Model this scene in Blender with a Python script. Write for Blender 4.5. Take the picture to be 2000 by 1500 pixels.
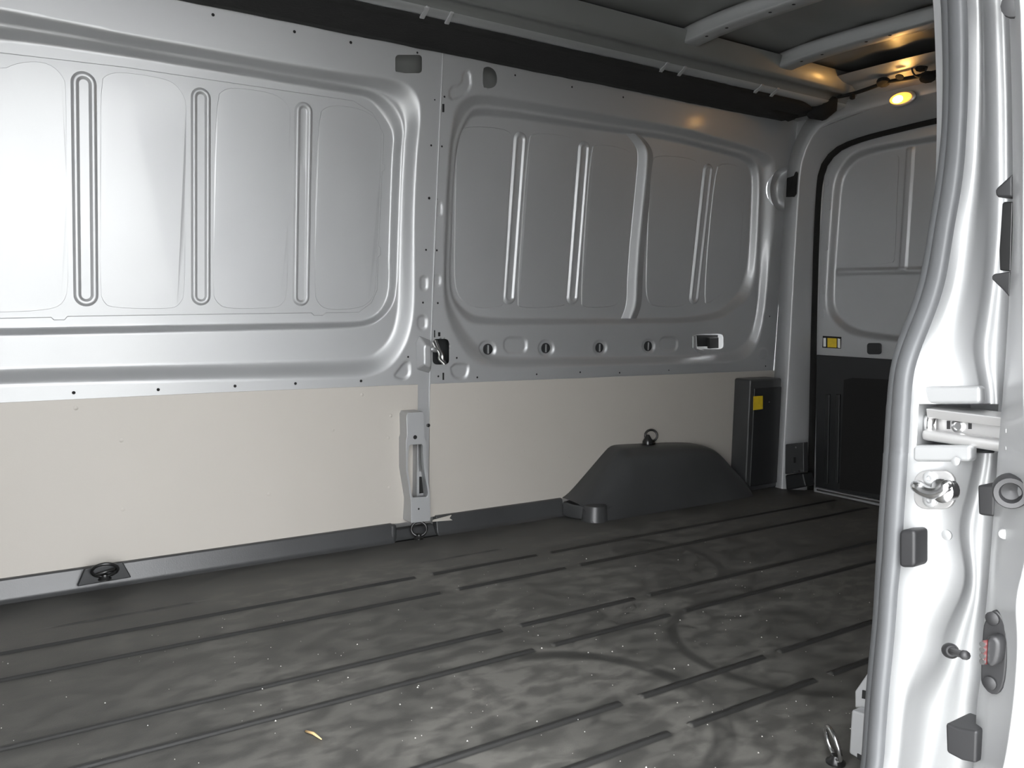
import bpy, bmesh, math, random
import numpy as np
from mathutils import Matrix, Vector
random.seed(4); rng = np.random.default_rng(7)
for o in list(bpy.data.objects): bpy.data.objects.remove(o)
S = bpy.context.scene; COL = S.collection

# ------------------------------------------------------------------ camera
# metres; X = along the van (rear = +X), Y = across (far wall +Y), Z = up, load floor at 0
F = 1656.0; YAW, PIT, ROL = (math.radians(a) for a in (33.736, 5.627, 1.070))
CAM = np.array([0.0, -.6095, .7564])
FW = np.array([math.sin(YAW)*math.cos(PIT), math.cos(YAW)*math.cos(PIT), -math.sin(PIT)])
_r = np.array([math.cos(YAW), -math.sin(YAW), 0]); _u = np.cross(_r, FW)
RX = math.cos(ROL)*_r + math.sin(ROL)*_u; UX = -math.sin(ROL)*_r + math.cos(ROL)*_u
cd = bpy.data.cameras.new('camera'); cam = bpy.data.objects.new('camera', cd); COL.objects.link(cam)
cd.sensor_width = 36; cd.lens = F/2000*36; cd.clip_start = .02
cam.matrix_world = Matrix(((RX[0], UX[0], -FW[0], CAM[0]), (RX[1], UX[1], -FW[1], CAM[1]), (RX[2], UX[2], -FW[2], CAM[2]), (0, 0, 0, 1)))
S.camera = cam
# ------------------------------------------------------------------ light
w = bpy.data.worlds.new('overcast'); S.world = w; w.use_nodes = True
bg = w.node_tree.nodes['Background']; bg.inputs[0].default_value = (.965, .98, 1.0, 1); bg.inputs[1].default_value = 1.0
S.view_settings.view_transform = 'Standard'; S.view_settings.look = 'None'
S.view_settings.exposure = 3.74; S.view_settings.gamma = 1.0; S.view_settings.use_curve_mapping = False

# ------------------------------------------------------------------ pixel helpers
def on(x, y, ax, val):
    d = FW + (x-1000)/F*RX - (y-750)/F*UX
    return CAM + (val-CAM[ax])/d[ax]*d
def yw(z): return 1.766 - .056*np.maximum(np.asarray(z, float)-.3, 0)**1.37     # leaning body side
def wp(x, y, off=0.0):
    P = on(x, y, 1, 1.74)
    for _ in range(6): P = on(x, y, 1, float(yw(P[2]))+off)
    return P
def wxz(pts, off): return np.array([wp(x, y, off)[[0, 2]] for x, y in pts])
def chaikin(P, n=2, closed=True):
    P = np.asarray(P, float)
    for _ in range(n):
        Q = np.roll(P, -1, 0) if closed else P[1:]
        A = P if closed else P[:-1]
        N = np.empty((2*len(A), P.shape[1])); N[0::2] = .75*A+.25*Q; N[1::2] = .25*A+.75*Q
        P = N if closed else np.vstack([P[:1], N, P[-1:]])
    return P
def sdf(poly, U, V):                                            # positive inside
    x = U.ravel(); z = V.ravel(); d = np.full(x.shape, 1e9); ins = np.zeros(x.shape, bool)
    n = len(poly)
    for i in range(n):
        a = poly[i]; b = poly[(i+1) % n]; e = b-a; L = e@e
        if L < 1e-14: continue
        t = np.clip(((x-a[0])*e[0]+(z-a[1])*e[1])/L, 0, 1)
        d = np.minimum(d, (x-a[0]-t*e[0])**2+(z-a[1]-t*e[1])**2)
        if a[1] != b[1]:
            c = (a[1] > z) != (b[1] > z)
            ins ^= c & (x < a[0]+(z-a[1])*e[0]/e[1])
    d = np.sqrt(d); return np.where(ins, d, -d).reshape(U.shape)
def band(O, I, U, V, k=.6):
    a = sdf(O, U, V); b = sdf(I, U, V)
    t = np.where(b >= 0, 1, np.where(a <= 0, 0, a/np.maximum(a-b, 1e-6)))
    return (1-k)*t + k*t*t*(3-2*t)
def sst(x, a, b): t = np.clip((x-a)/(b-a), 0, 1); return t*t*(3-2*t)

# ------------------------------------------------------------------ materials
def mat(name, col, rough=.5, metal=0, coat=0, noise=0, nscale=8, bump=0, bscale=200, spec=.5, crough=.16, emit=None, est=0):
    m = bpy.data.materials.new(name); m.use_nodes = True; nt = m.node_tree; b = nt.nodes['Principled BSDF']
    b.inputs['Base Color'].default_value = (*col, 1); b.inputs['Roughness'].default_value = rough
    b.inputs['Metallic'].default_value = metal; b.inputs['Coat Weight'].default_value = coat
    b.inputs['Coat Roughness'].default_value = crough; b.inputs['Specular IOR Level'].default_value = spec
    if emit: b.inputs['Emission Color'].default_value = (*emit, 1); b.inputs['Emission Strength'].default_value = est
    tc = nt.nodes.new('ShaderNodeTexCoord')
    if noise:
        n = nt.nodes.new('ShaderNodeTexNoise'); n.inputs['Scale'].default_value = nscale; n.inputs['Detail'].default_value = 6
        nt.links.new(tc.outputs['Object'], n.inputs['Vector'])
        r = nt.nodes.new('ShaderNodeMapRange'); r.inputs[1].default_value = .3; r.inputs[2].default_value = .7
        r.inputs[3].default_value = 1-noise; r.inputs[4].default_value = 1+noise; nt.links.new(n.outputs[0], r.inputs[0])
        mx = nt.nodes.new('ShaderNodeMix'); mx.data_type = 'RGBA'; mx.blend_type = 'MULTIPLY'; mx.inputs[0].default_value = 1
        mx.inputs[6].default_value = (*col, 1); nt.links.new(r.outputs[0], mx.inputs[7]); nt.links.new(mx.outputs[2], b.inputs['Base Color'])
    if bump:
        n = nt.nodes.new('ShaderNodeTexNoise'); n.inputs['Scale'].default_value = bscale
        nt.links.new(tc.outputs['Object'], n.inputs['Vector'])
        bp = nt.nodes.new('ShaderNodeBump'); bp.inputs['Strength'].default_value = bump; bp.inputs['Distance'].default_value = .002
        nt.links.new(n.outputs[0], bp.inputs['Height']); nt.links.new(bp.outputs[0], b.inputs['Normal'])
    return m
M = {
 'silver': mat('silver_paint', (.41, .415, .418), .53, .60, .40, .03, 3),
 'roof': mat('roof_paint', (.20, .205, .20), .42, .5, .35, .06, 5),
 'bow': mat('bow_paint', (.42, .43, .43), .42, .7, .2, .04, 4),
 'ply': mat('lining_board', (.355, .334, .302), .55, 0, 0, .025, 2.2, .05, 260),
 'black': mat('black_plastic', (.037, .038, .039), .36, 0, 0, .12, 6, .12, 400),
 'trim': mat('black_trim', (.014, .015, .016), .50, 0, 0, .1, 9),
 'foam': mat('black_foam', (.005, .005, .0048), .95, 0, 0, .3, 20, .5, 90),
 'rubber': mat('rubber', (.10, .103, .107), .50, 0, 0, .05, 20),
 'buffer': mat('buffer_rubber', (.016, .016, .017), .5),
 'dark': mat('cavity', (.006, .006, .006), .9),
 'chrome': mat('bright_steel', (.78, .78, .78), .22, 1),
 'steel': mat('satin_steel', (.55, .545, .54), .45, .8),
 'wire': mat('black_steel', (.05, .05, .05), .30, .8),
 'yellow': mat('yellow_label', (.62, .44, .02), .5, 0, 0, .1, 60),
 'white': mat('white_label', (.75, .75, .72), .5),
 'lamp': mat('lamp_bulb', (1, .6, .2), .4, emit=(1, .55, .16), est=5),
 'lens': mat('amber_lens', (.85, .40, .10), .25, emit=(1, .38, .06), est=.16),
 'red': mat('red_contact', (.06, .006, .006), .4),
 'straw': mat('straw', (.55, .38, .18), .7),
 'dust': mat('pale_grit', (.42, .41, .38), .8),
 'ground': mat('concrete_ground', (.36, .355, .34), .9, 0, 0, .12, 1.5),
}
def floor_material():
    m = bpy.data.materials.new('dusty_black_floor'); m.use_nodes = True; nt = m.node_tree; b = nt.nodes['Principled BSDF']
    N = nt.nodes.new; L = nt.links.new
    tc = N('ShaderNodeTexCoord')
    def noise(sc, det, dist=0, scale=(1, 1, 1)):
        mp = N('ShaderNodeMapping'); mp.inputs['Scale'].default_value = scale; L(tc.outputs['Object'], mp.inputs[0])
        n = N('ShaderNodeTexNoise'); n.inputs['Scale'].default_value = sc; n.inputs['Detail'].default_value = det; n.inputs['Distortion'].default_value = dist
        L(mp.outputs[0], n.inputs['Vector']); return n.outputs[0]
    def rng_(src, a, bb, c, d):
        r = N('ShaderNodeMapRange'); r.interpolation_type = 'SMOOTHSTEP'
        for i, v in enumerate((a, bb, c, d)): r.inputs[i+1].default_value = v
        L(src, r.inputs[0]); return r.outputs[0]
    def mth(op, a, bb):
        n = N('ShaderNodeMath'); n.operation = op
        for i, v in enumerate((a, bb)):
            if isinstance(v, (int, float)): n.inputs[i].default_value = v
            else: L(v, n.inputs[i])
        return n.outputs[0]
    d = mth('MULTIPLY', rng_(noise(3.2, 8, .6), .34, .66, .60, 1), rng_(noise(20, 12, .3, (.8, 1.3, 1)), .36, .64, .52, 1.12))
    d = mth('ADD', d, mth('MULTIPLY', rng_(noise(7, 8, .8, (.6, 1, 1)), .56, .74, 0, 1), .22))
    at = N('ShaderNodeAttribute'); at.attribute_name = 'wear_shade'; L(at.outputs['Fac'], mth('MULTIPLY', 1, 1).node.inputs[0])
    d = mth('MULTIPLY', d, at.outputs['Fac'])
    for (cx, cy, r0, wd, st, dx_, dy_) in ((.93, .56, .27, .020, .72, 1, -.1), (1.575, .58, .27, .014, .62, -.9, .5), (1.62, 1.2, .27, .013, .6, .9, -.4)):
        v = N('ShaderNodeVectorMath'); v.operation = 'DISTANCE'; L(tc.outputs['Object'], v.inputs[0]); v.inputs[1].default_value = (cx, cy, 0)
        e = mth('ABSOLUTE', mth('SUBTRACT', v.outputs['Value'], r0), 0)
        k = rng_(e, wd*.4, wd*1.4, 1-st, 1)
        k = mth('MAXIMUM', k, rng_(noise(4+cx, 3), .47, .64, 0, .85))
        sub = N('ShaderNodeVectorMath'); sub.operation = 'SUBTRACT'; L(tc.outputs['Object'], sub.inputs[0]); sub.inputs[1].default_value = (cx, cy, 0)
        dt = N('ShaderNodeVectorMath'); dt.operation = 'DOT_PRODUCT'; L(sub.outputs[0], dt.inputs[0]); dt.inputs[1].default_value = (dx_/r0, dy_/r0, 0)
        k = mth('MAXIMUM', k, rng_(dt.outputs['Value'], -.15, .35, 1, 0))
        d = mth('MULTIPLY', d, k)
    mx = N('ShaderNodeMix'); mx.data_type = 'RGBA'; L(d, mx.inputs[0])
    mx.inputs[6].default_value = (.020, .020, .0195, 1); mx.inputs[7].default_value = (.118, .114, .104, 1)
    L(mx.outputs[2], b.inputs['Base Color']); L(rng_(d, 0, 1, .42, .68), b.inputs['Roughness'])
    b.inputs['Specular IOR Level'].default_value = .35
    bp = N('ShaderNodeBump'); bp.inputs['Strength'].default_value = .15; bp.inputs['Distance'].default_value = .002
    L(noise(320, 3), bp.inputs['Height']); L(bp.outputs[0], b.inputs['Normal'])
    return m
M['floor'] = floor_material()

# ------------------------------------------------------------------ object helpers
def tag(o, label=None, cat=None, group=None, kind=None):
    if label: o['label'] = label
    if cat: o['category'] = cat
    if group: o['group'] = group
    if kind: o['kind'] = kind
    return o
def empty(name, loc=(0, 0, 0)):
    o = bpy.data.objects.new(name, None); o.empty_display_size = .05; o.location = loc; COL.objects.link(o); return o
def link(name, me, m, parent=None, smooth=False):
    o = bpy.data.objects.new(name, me); COL.objects.link(o)
    if m: me.materials.append(M[m])
    if smooth: me.polygons.foreach_set('use_smooth', np.ones(len(me.polygons), bool))
    if parent:
        o.parent = parent; bpy.context.view_layer.update(); o.matrix_parent_inverse = parent.matrix_world.inverted()
    return o
def pyd(name, verts, faces, m, parent=None, smooth=False):
    me = bpy.data.meshes.new(name); me.from_pydata([tuple(map(float, v)) for v in verts], [], faces)
    bm = bmesh.new(); bm.from_mesh(me); bmesh.ops.recalc_face_normals(bm, faces=bm.faces); bm.to_mesh(me); bm.free()
    return link(name, me, m, parent, smooth)
def gridmesh(name, P, m, parent=None, keep=None, smooth=True, attr=None):
    """P: (rows, cols, 3)"""
    R, Cn, _ = P.shape; idx = np.arange(R*Cn).reshape(R, Cn)
    q = np.stack([idx[:-1, :-1], idx[:-1, 1:], idx[1:, 1:], idx[1:, :-1]], -1)
    q = q[keep] if keep is not None else q.reshape(-1, 4)
    used = np.unique(q); remap = np.full(R*Cn, -1); remap[used] = np.arange(len(used)); q = remap[q]
    V = P.reshape(-1, 3)[used]
    me = bpy.data.meshes.new(name); me.vertices.add(len(V)); me.vertices.foreach_set('co', V.ravel().astype(np.float32))
    n = len(q); me.loops.add(n*4); me.loops.foreach_set('vertex_index', q.ravel().astype(np.int32))
    me.polygons.add(n); me.polygons.foreach_set('loop_start', np.arange(0, n*4, 4, dtype=np.int32))
    me.update(calc_edges=True)
    if attr is not None:
        a = me.attributes.new('wear_shade', 'FLOAT', 'POINT'); a.data.foreach_set('value', attr.ravel()[used].astype(np.float32))
    return link(name, me, m, parent, smooth)
def loft(name, curves, m, parent=None, smooth=True, closed=False):
    P = np.stack([np.asarray(c, float) for c in curves], 1)
    if closed: P = np.concatenate([P, P[:, :1]], 1)
    return gridmesh(name, P, m, parent, None, smooth)
def bevel(o, wd=.002, seg=2):
    b = o.modifiers.new('bevel', 'BEVEL'); b.width = wd; b.segments = seg; b.limit_method = 'ANGLE'; b.angle_limit = .6
    o.data.polygons.foreach_set('use_smooth', np.ones(len(o.data.polygons), bool))
    e = o.modifiers.new('wn', 'WEIGHTED_NORMAL'); e.keep_sharp = False
    return o
def prism3(name, A, B, m, parent=None, bev=0):
    """loop A (n,3) and loop B (n,3) joined, both capped"""
    n = len(A); V = list(A)+list(B)
    f = [list(range(n)), list(range(2*n-1, n-1, -1))]+[[i, i+n, (i+1) % n+n, (i+1) % n] for i in range(n)]
    o = pyd(name, V, f, m, parent)
    return bevel(o, bev) if bev else o
def prismY(name, px, Y, th, m, parent=None, bev=0):
    A = np.array([on(x, y, 1, Y) for x, y in px]); B = A.copy(); B[:, 1] += th
    return prism3(name, A, B, m, parent, bev)
def prismX(name, px, X, th, m, parent=None, bev=0):
    A = np.array([on(x, y, 0, X) for x, y in px]); B = A.copy(); B[:, 0] += th
    return prism3(name, A, B, m, parent, bev)
def box(name, a, b, m, parent=None, bev=0):
    x0, y0, z0 = a; x1, y1, z1 = b
    A = np.array([(x0, y0, z0), (x1, y0, z0), (x1, y1, z0), (x0, y1, z0)]); B = A.copy(); B[:, 2] = z1
    return prism3(name, A, B, m, parent, bev)
def rrect(cx, cy, wd, h, r, n=4):
    out = []
    for sx, sy, a0 in ((1, 1, 0), (-1, 1, 90), (-1, -1, 180), (1, -1, 270)):
        for k in range(n+1):
            a = math.radians(a0+90*k/n); out.append((cx+sx*(wd/2-r)+r*math.cos(a), cy+sy*(h/2-r)+r*math.sin(a)))
    return out
def tube(name, pts, rad, m, parent=None, seg=10, closed=False):
    P = [Vector([float(q) for q in p]) for p in pts]; n = len(P); V = []; up = Vector((.3, .2, 1)).normalized()
    for i in range(n):
        a = P[(i-1) % n] if (closed or i > 0) else P[i]; b = P[(i+1) % n] if (closed or i < n-1) else P[i]
        t = (b-a).normalized(); s = t.cross(up)
        if s.length < .05: s = t.cross(Vector((1, 0, 0)))
        s.normalize(); u2 = s.cross(t)
        rr = rad[i] if hasattr(rad, '__len__') else rad
        for k in range(seg): V.append(P[i]+float(rr)*(math.cos(2*math.pi*k/seg)*s+math.sin(2*math.pi*k/seg)*u2))
    f = []
    for i in range(n if closed else n-1):
        for k in range(seg):
            f.append([i*seg+k, i*seg+(k+1) % seg, ((i+1) % n)*seg+(k+1) % seg, ((i+1) % n)*seg+k])
    if not closed: f += [list(range(seg))[::-1], [(n-1)*seg+k for k in range(seg)]]
    return pyd(name, V, f, m, parent, True)
def lathe(name, prof, c, axis, m, parent=None, seg=20):
    """prof: (radius, height along axis)"""
    ax = Vector([float(q) for q in axis]).normalized(); s = ax.orthogonal().normalized(); t = ax.cross(s); c = Vector([float(q) for q in c]); V = []; f = []
    for r, h in prof:
        for k in range(seg): a = 2*math.pi*k/seg; V.append(c+ax*float(h)+float(r)*(math.cos(a)*s+math.sin(a)*t))
    for i in range(len(prof)-1):
        for k in range(seg): f.append([i*seg+k, i*seg+(k+1) % seg, (i+1)*seg+(k+1) % seg, (i+1)*seg+k])
    f += [list(range(seg))[::-1], [(len(prof)-1)*seg+k for k in range(seg)]]
    o = pyd(name, V, f, m, parent, True)
    e = o.modifiers.new('es', 'EDGE_SPLIT'); e.split_angle = .7
    return o

# ================================================================== THE SETTING
tag(box('ground', (-9, -14, -.62), (12, 9, -.56), 'ground'), 'grey concrete yard the van is parked on', 'ground', kind='structure')

# ---- floor: ribbed, dusty moulded liner
RIBS = [1.4005, 1.2587, .9677, .8383, .5514, .4213, .13]
GAP = [1.062, 1.467]
def fl_segments(i): return [(-.34, GAP[0]-.022), (GAP[0]+.022, GAP[1]-.022), (GAP[1]+.022, 2.88)]
EXTRA = [(1.507, .17, .50), (1.507, 1.10, 1.40)]
ys = set(np.round(np.arange(.03, 1.741, .02), 4))
for r in RIBS+[1.507]: ys |= set(np.round(np.arange(r-.0150, r+.0151, .0015), 5))
xs = set(np.round(np.arange(-.36, 2.981, .025), 4))
for g in GAP:
    for s_ in (-.022, .022): xs |= set(np.round(np.arange(g+s_-.008, g+s_+.0081, .002), 5))
ys = np.array(sorted(ys)); xs = np.array(sorted(xs)); X, Y = np.meshgrid(xs, ys)
Z = np.zeros_like(X); wear_shade = np.ones_like(X)
for i, r in enumerate(RIBS):
    for a, b in fl_segments(i):
        l = sst(X, a, a+.008)*(1-sst(X, b-.008, b)); d = np.abs(Y-r)
        Z += .0048*l*(1-sst(d, .0025, .0095)); wear_shade *= 1-.97*l*(1-sst(d, .0080, .0140))
for r, a, b in EXTRA:
    l = sst(X, a, a+.03)*(1-sst(X, b-.03, b)); d = np.abs(Y-r)
    Z += .003*l*(1-sst(d, .002, .006)); wear_shade *= 1-.6*l*(1-sst(d, .004, .01))
wear_shade *= .45+.55*(1-sst(Y, 1.42, 1.72)); wear_shade *= .62+.38*sst(X, .1, .8)  # darker towards far wall; painted shade tones down the over-lit left end
floor = gridmesh('floor', np.stack([X, Y, Z], -1), 'floor', attr=wear_shade)
tag(floor, 'dusty black ribbed load floor liner with round drum marks', 'floor', kind='structure')
box('floor_slab', (-.36, .03, -.12), (2.98, 1.80, -.012), 'dark', floor)
def skirt(x0, x1, top, yb, ext=0):
    prof = [(yb-.034, .0005), (yb-.026, .004), (yb-.021, .012), (yb-.012, top-.004), (yb-.009, top), (yb+.012, top+.001), (yb+.014, 0)]
    n = 2; sec = [[(xx, a, b) for a, b in prof] for xx in (x0, x1)]
    V = sec[0]+sec[1]; k = len(prof)
    f = [[i, i+1, k+i+1, k+i] for i in range(k-1)]+[list(range(k))[::-1], list(range(k, 2*k))]
    return bevel(pyd('floor_skirt', V, f, 'black', floor), .003)
skirt(-.34, 1.135, .056, 1.757); skirt(1.135, 1.29, .030, 1.775); skirt(1.29, 1.80, .060, 1.760); skirt(2.58, 2.70, .050, 1.765)
lathe('skirt_corner', [(.012, 0), (.012, .05), (.008, .054)], (1.135, 1.748, 0), (0, 0, 1), 'black', floor)
# pale chip of lining left above the skirt
prismY('lining_chip', [(845, 1016), (882, 1006), (878, 1012), (884, 1016), (845, 1019)], 1.742, .004, 'ply', floor)

# ---- far wall -------------------------------------------------------------
back = tag(empty('wall_back', (1.3, 1.76, 0)), 'silver painted body side with stamped recesses above pale lining', 'wall', kind='structure')
# outer skin closes the cavities
zz = np.linspace(-.02, 1.62, 12); xx = np.linspace(-.36, 3.0, 4)
X, Z = np.meshgrid(xx, zz); gridmesh('outer_skin', np.stack([X, yw(Z)+.105, Z], -1), 'silver', back)

def side_panel(x0, x1, rings, d1, d2, emb, holes, z0=.452, z1=1.535, step=.004):
    U, V = np.meshgrid(np.arange(x0, x1+1e-6, (x1-x0)/round((x1-x0)/step)), np.linspace(z0, z1, int((z1-z0)/step)))
    keep = np.ones((U.shape[0]-1, U.shape[1]-1), bool)
    for H in holes:                                             # snap vertices to the outline, then drop the inside
        s = sdf(H, U, V); e = 1e-4
        gx = (sdf(H, U+e, V)-s)/e; gz = (sdf(H, U, V+e)-s)/e; m_ = np.abs(s) < step*.72
        U = np.where(m_, U-gx*s, U); V = np.where(m_, V-gz*s, V)
        cx = (U[:-1, :-1]+U[1:, 1:]+U[:-1, 1:]+U[1:, :-1])/4; cz = (V[:-1, :-1]+V[1:, 1:]+V[:-1, 1:]+V[1:, :-1])/4
        keep &= sdf(H, cx, cz) < 0
    O1, I1, O2, I2 = rings
    D = d1*band(O1, I1, U, V) + d2*band(O2, I2, U, V)
    for poly, h, e in emb: D -= h*sst(sdf(poly, U, V), -e, e)
    return gridmesh('side_panel', np.stack([U, yw(V)+D, V], -1), 'silver', back, keep)
d1, d2 = .032, .030
def ring(px, off, pre=(), post=()): return chaikin(np.vstack([a for a in (np.array(pre).reshape(-1, 2), wxz(px, off), np.array(post).reshape(-1, 2)) if len(a)]), 2)
L = -.27
O1 = ring([(0, 17), (125, 42), (250, 68), (400, 95), (550, 122), (700, 146), (765, 152), (800, 165), (818, 190), (823, 220), (815, 290), (809, 400), (809, 500), (810, 590), (806, 630), (796, 670), (776, 704), (750, 726), (720, 736), (690, 739), (500, 742), (250, 746), (0, 752)], 0, [(L, .6), (L, 1.40)], [(L, .53)])
I1 = ring([(0, 47), (125, 66), (250, 90), (400, 116), (550, 143), (700, 168), (750, 180), (780, 205), (793, 240), (788, 290), (783, 400), (780, 500), (777, 590), (774, 620), (766, 650), (750, 676), (724, 696), (690, 701), (500, 707), (250, 713), (0, 719)], d1, [(L+.03, .6), (L+.03, 1.36)], [(L+.03, .555)])
O2 = ring([(0, 50), (125, 69), (250, 93), (400, 119), (550, 146), (700, 171), (745, 184), (775, 210), (789, 243), (784, 290), (779, 400), (776, 500), (773, 570), (768, 592), (752, 615), (730, 632), (690, 641), (500, 645), (250, 650), (0, 655)], d1, [(L+.035, .7), (L+.035, 1.35)], [(L+.035, .645)])
I2 = ring([(0, 76), (125, 92), (250, 110), (400, 135), (550, 160), (690, 184), (720, 190), (742, 215), (760, 242), (770, 265), (767, 300), (764, 375), (760, 500), (761, 560), (754, 590), (740, 612), (720, 624), (690, 629), (500, 632), (250, 637), (0, 642)], d1+d2, [(L+.06, .7), (L+.06, 1.30)], [(L+.06, .66)])
def oval(x, y, wd, h, r=None, off=0): return chaikin(wxz(rrect(x, y, wd, h, r or min(wd, h)/2.01, 5), off), 0)
def pxp(px, n=2, off=0): return chaikin(wxz(px, off), n)
emb1 = [(oval(828, 553, 13, 26), -.004, .0035), (oval(825, 630, 17, 26), -.005, .004),
        (pxp([(770, 735), (775, 728), (790, 708), (800, 707), (801, 730), (795, 738), (785, 741)], 1), -.005, .004)]
emb2 = [(oval(853, 548, 14, 22), -.003, .003), (oval(857, 408, 12, 26), -.003, .003), (pxp([(880, 712), (912, 710), (916, 720), (911, 737), (900, 741), (884, 735)], 1), -.005, .004),
        (pxp([(878, 170), (902, 166), (905, 140), (918, 138), (921, 172), (900, 190), (878, 195)], 1), -.004, .004),
        (oval(952, 682, 32, 32, off=d1), -.006, .004), (oval(1067, 680, 30, 30, off=d1), -.006, .004), (oval(1172, 679, 26, 27, off=d1), -.006, .004), (oval(1267, 676, 24, 25, off=d1), -.006, .004),
        (oval(1007, 674, 44, 30, 12, d1), -.006, .005), (oval(1306, 672, 34, 26, 10, d1), -.005, .004), (oval(1490, 690, 18, 20), .003, .004)]
hole_r = pxp(rrect(798, 125, 52, 36, 7), 0)
hole_d = pxp([(943, 134), (950, 130), (958, 131), (967, 138), (971, 150), (970, 165), (962, 172), (950, 173), (943, 170)], 1)
pocket = pxp(rrect(861, 687, 32, 50, 8), 0); gpock = pxp(rrect(1384, 667, 58, 30, 8), 0, d1)
SEAM = 1.268
p1 = side_panel(-.34, SEAM, (O1, I1, O2, I2), d1, d2, emb1, [hole_r])
# rear half
O1b = ring([(905, 190), (940, 182), (1050, 200), (1200, 226), (1300, 243), (1400, 268), (1480, 292), (1512, 306), (1516, 330), (1513, 440), (1505, 500), (1500, 550), (1495, 600), (1487, 650), (1475, 685), (1455, 703), (1420, 709), (1250, 712), (1100, 717), (1000, 721), (945, 718), (920, 703), (900, 680), (880, 640), (868, 600), (866, 560), (868, 450), (873, 350), (880, 260), (888, 212)], 0)
I1b = ring([(912, 212), (940, 203), (1050, 220), (1200, 244), (1300, 258), (1400, 282), (1474, 300), (1489, 330), (1486, 440), (1482, 550), (1477, 610), (1466, 655), (1450, 675), (1425, 690), (1300, 695), (1100, 697), (985, 697), (950, 690), (925, 665), (903, 635), (885, 607), (874, 575), (872, 540), (876, 450), (880, 350), (886, 270)], d1)
O2b = ring([(1440, 600), (1400, 630), (1250, 633), (1100, 634), (930, 637), (905, 622), (888, 600), (878, 575), (876, 540), (880, 450), (884, 350), (890, 275), (915, 217), (940, 208), (1050, 225), (1200, 249), (1300, 262), (1400, 287), (1470, 305), (1485, 335), (1482, 440), (1476, 550), (1462, 585)], d1)
I2b = ring([(925, 222), (1050, 238), (1225, 262), (1300, 272), (1400, 297), (1448, 311), (1464, 330), (1468, 360), (1461, 500), (1454, 545), (1430, 588), (1388, 616), (1250, 622), (1100, 622), (935, 620), (912, 608), (893, 590), (883, 570), (880, 540), (884, 450), (888, 350), (895, 280), (908, 245)], d1+d2)
dish = pxp([(1508, 347), (1519, 329), (1536, 326), (1545, 329), (1536, 346), (1531, 372), (1537, 410), (1519, 413), (1508, 395), (1504, 370)], 2)
p2 = side_panel(SEAM, 2.93, (O1b, I1b, O2b, I2b), d1, d2, emb2, [hole_d, pocket, gpock, dish])
dc = dish.mean(0); dd = np.vstack([dish, dish[:1]])
gridmesh('pillar_dish', np.stack([np.stack([q_[:, 0], yw(q_[:, 1])+h_, q_[:, 1]], 1) for q_, h_ in ((dc+(dd-dc)*f_, h_) for f_, h_ in ((1.04, .0), (1.0, .002), (.93, .010), (.8, .028), (.6, .036), (.0, .038)))], 0), 'silver', p2)
# raised joggle at the panel joint
zs = np.linspace(.30, 1.515, 40); yz = yw(zs)
loft('panel_joint', [np.stack([np.full(40, SEAM+a), yz+b, zs], 1) for a, b in ((-.0015, .001), (-.0015, -.0025), (0, -.0032), (.0022, -.0028), (.0030, .001))], 'silver', p2, True)

def plate(name, px, off, th, m, parent, extra=(), n=2):
    P = chaikin(np.vstack([wxz(px, off)]+([np.array(extra)] if len(extra) else [])), n)
    T = np.roll(P, -1, 0)-np.roll(P, 1, 0); T /= np.linalg.norm(T, axis=1)[:, None]+1e-9; N_ = np.stack([T[:, 1], -T[:, 0]], 1)
    area = .5*np.sum(P[:, 0]*np.roll(P[:, 1], -1)-np.roll(P[:, 0], -1)*P[:, 1]); N_ *= -np.sign(area)
    lev = [(0, -.003), (0, -.0004), (.0026, th), (.0032, th)]; n_ = len(P); V_ = []; f_ = []
    for ins_, h_ in lev:
        Q = P+N_*ins_; V_ += list(np.stack([Q[:, 0], yw(Q[:, 1])+off-h_, Q[:, 1]], 1))
    for r_ in range(3): f_ += [[r_*n_+i, r_*n_+(i+1) % n_, (r_+1)*n_+(i+1) % n_, (r_+1)*n_+i] for i in range(n_)]
    f_.append([3*n_+i for i in range(n_)])
    return pyd(name, V_, f_, m, parent)
sk = d1+d2
plate('skin_sheet', [(45, 107), (250, 131), (500, 168), (690, 196), (728, 220), (750, 262), (748, 320), (752, 322), (752, 332), (747, 335), (744, 410), (740, 480), (744, 484), (744, 498), (739, 502), (738, 565), (726, 592), (700, 611), (636, 612), (630, 617), (613, 617), (608, 612), (400, 615), (132, 619), (126, 626), (105, 626), (100, 621), (0, 623)], sk, .0018, 'silver', p1, [(L+.08, .69), (L+.08, 1.30)], 0)
for k, (px, ex) in enumerate([
  ([(0, 137), (30, 122), (75, 118), (105, 128), (125, 150), (131, 170), (133, 400), (136, 560), (125, 595), (95, 607), (0, 612)], [(-.13, .70), (-.13, 1.28)]),
  ([(192, 160), (210, 142), (245, 140), (310, 150), (340, 160), (360, 185), (366, 210), (364, 350), (363, 575), (350, 598), (330, 605), (215, 603), (200, 590), (193, 570)], []),
  ([(418, 190), (440, 171), (470, 171), (530, 180), (555, 195), (568, 215), (567, 240), (564, 400), (563, 575), (550, 598), (530, 603), (440, 605), (420, 590), (413, 570)], []),
  ([(617, 225), (640, 204), (690, 208), (722, 220), (741, 238), (746, 262), (744, 320), (741, 410), (737, 480), (735, 565), (724, 590), (700, 604), (640, 607), (620, 595), (611, 570)], [])]):
    plate('skin_patch', px, sk, .0034, 'silver', p1, ex)
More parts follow.
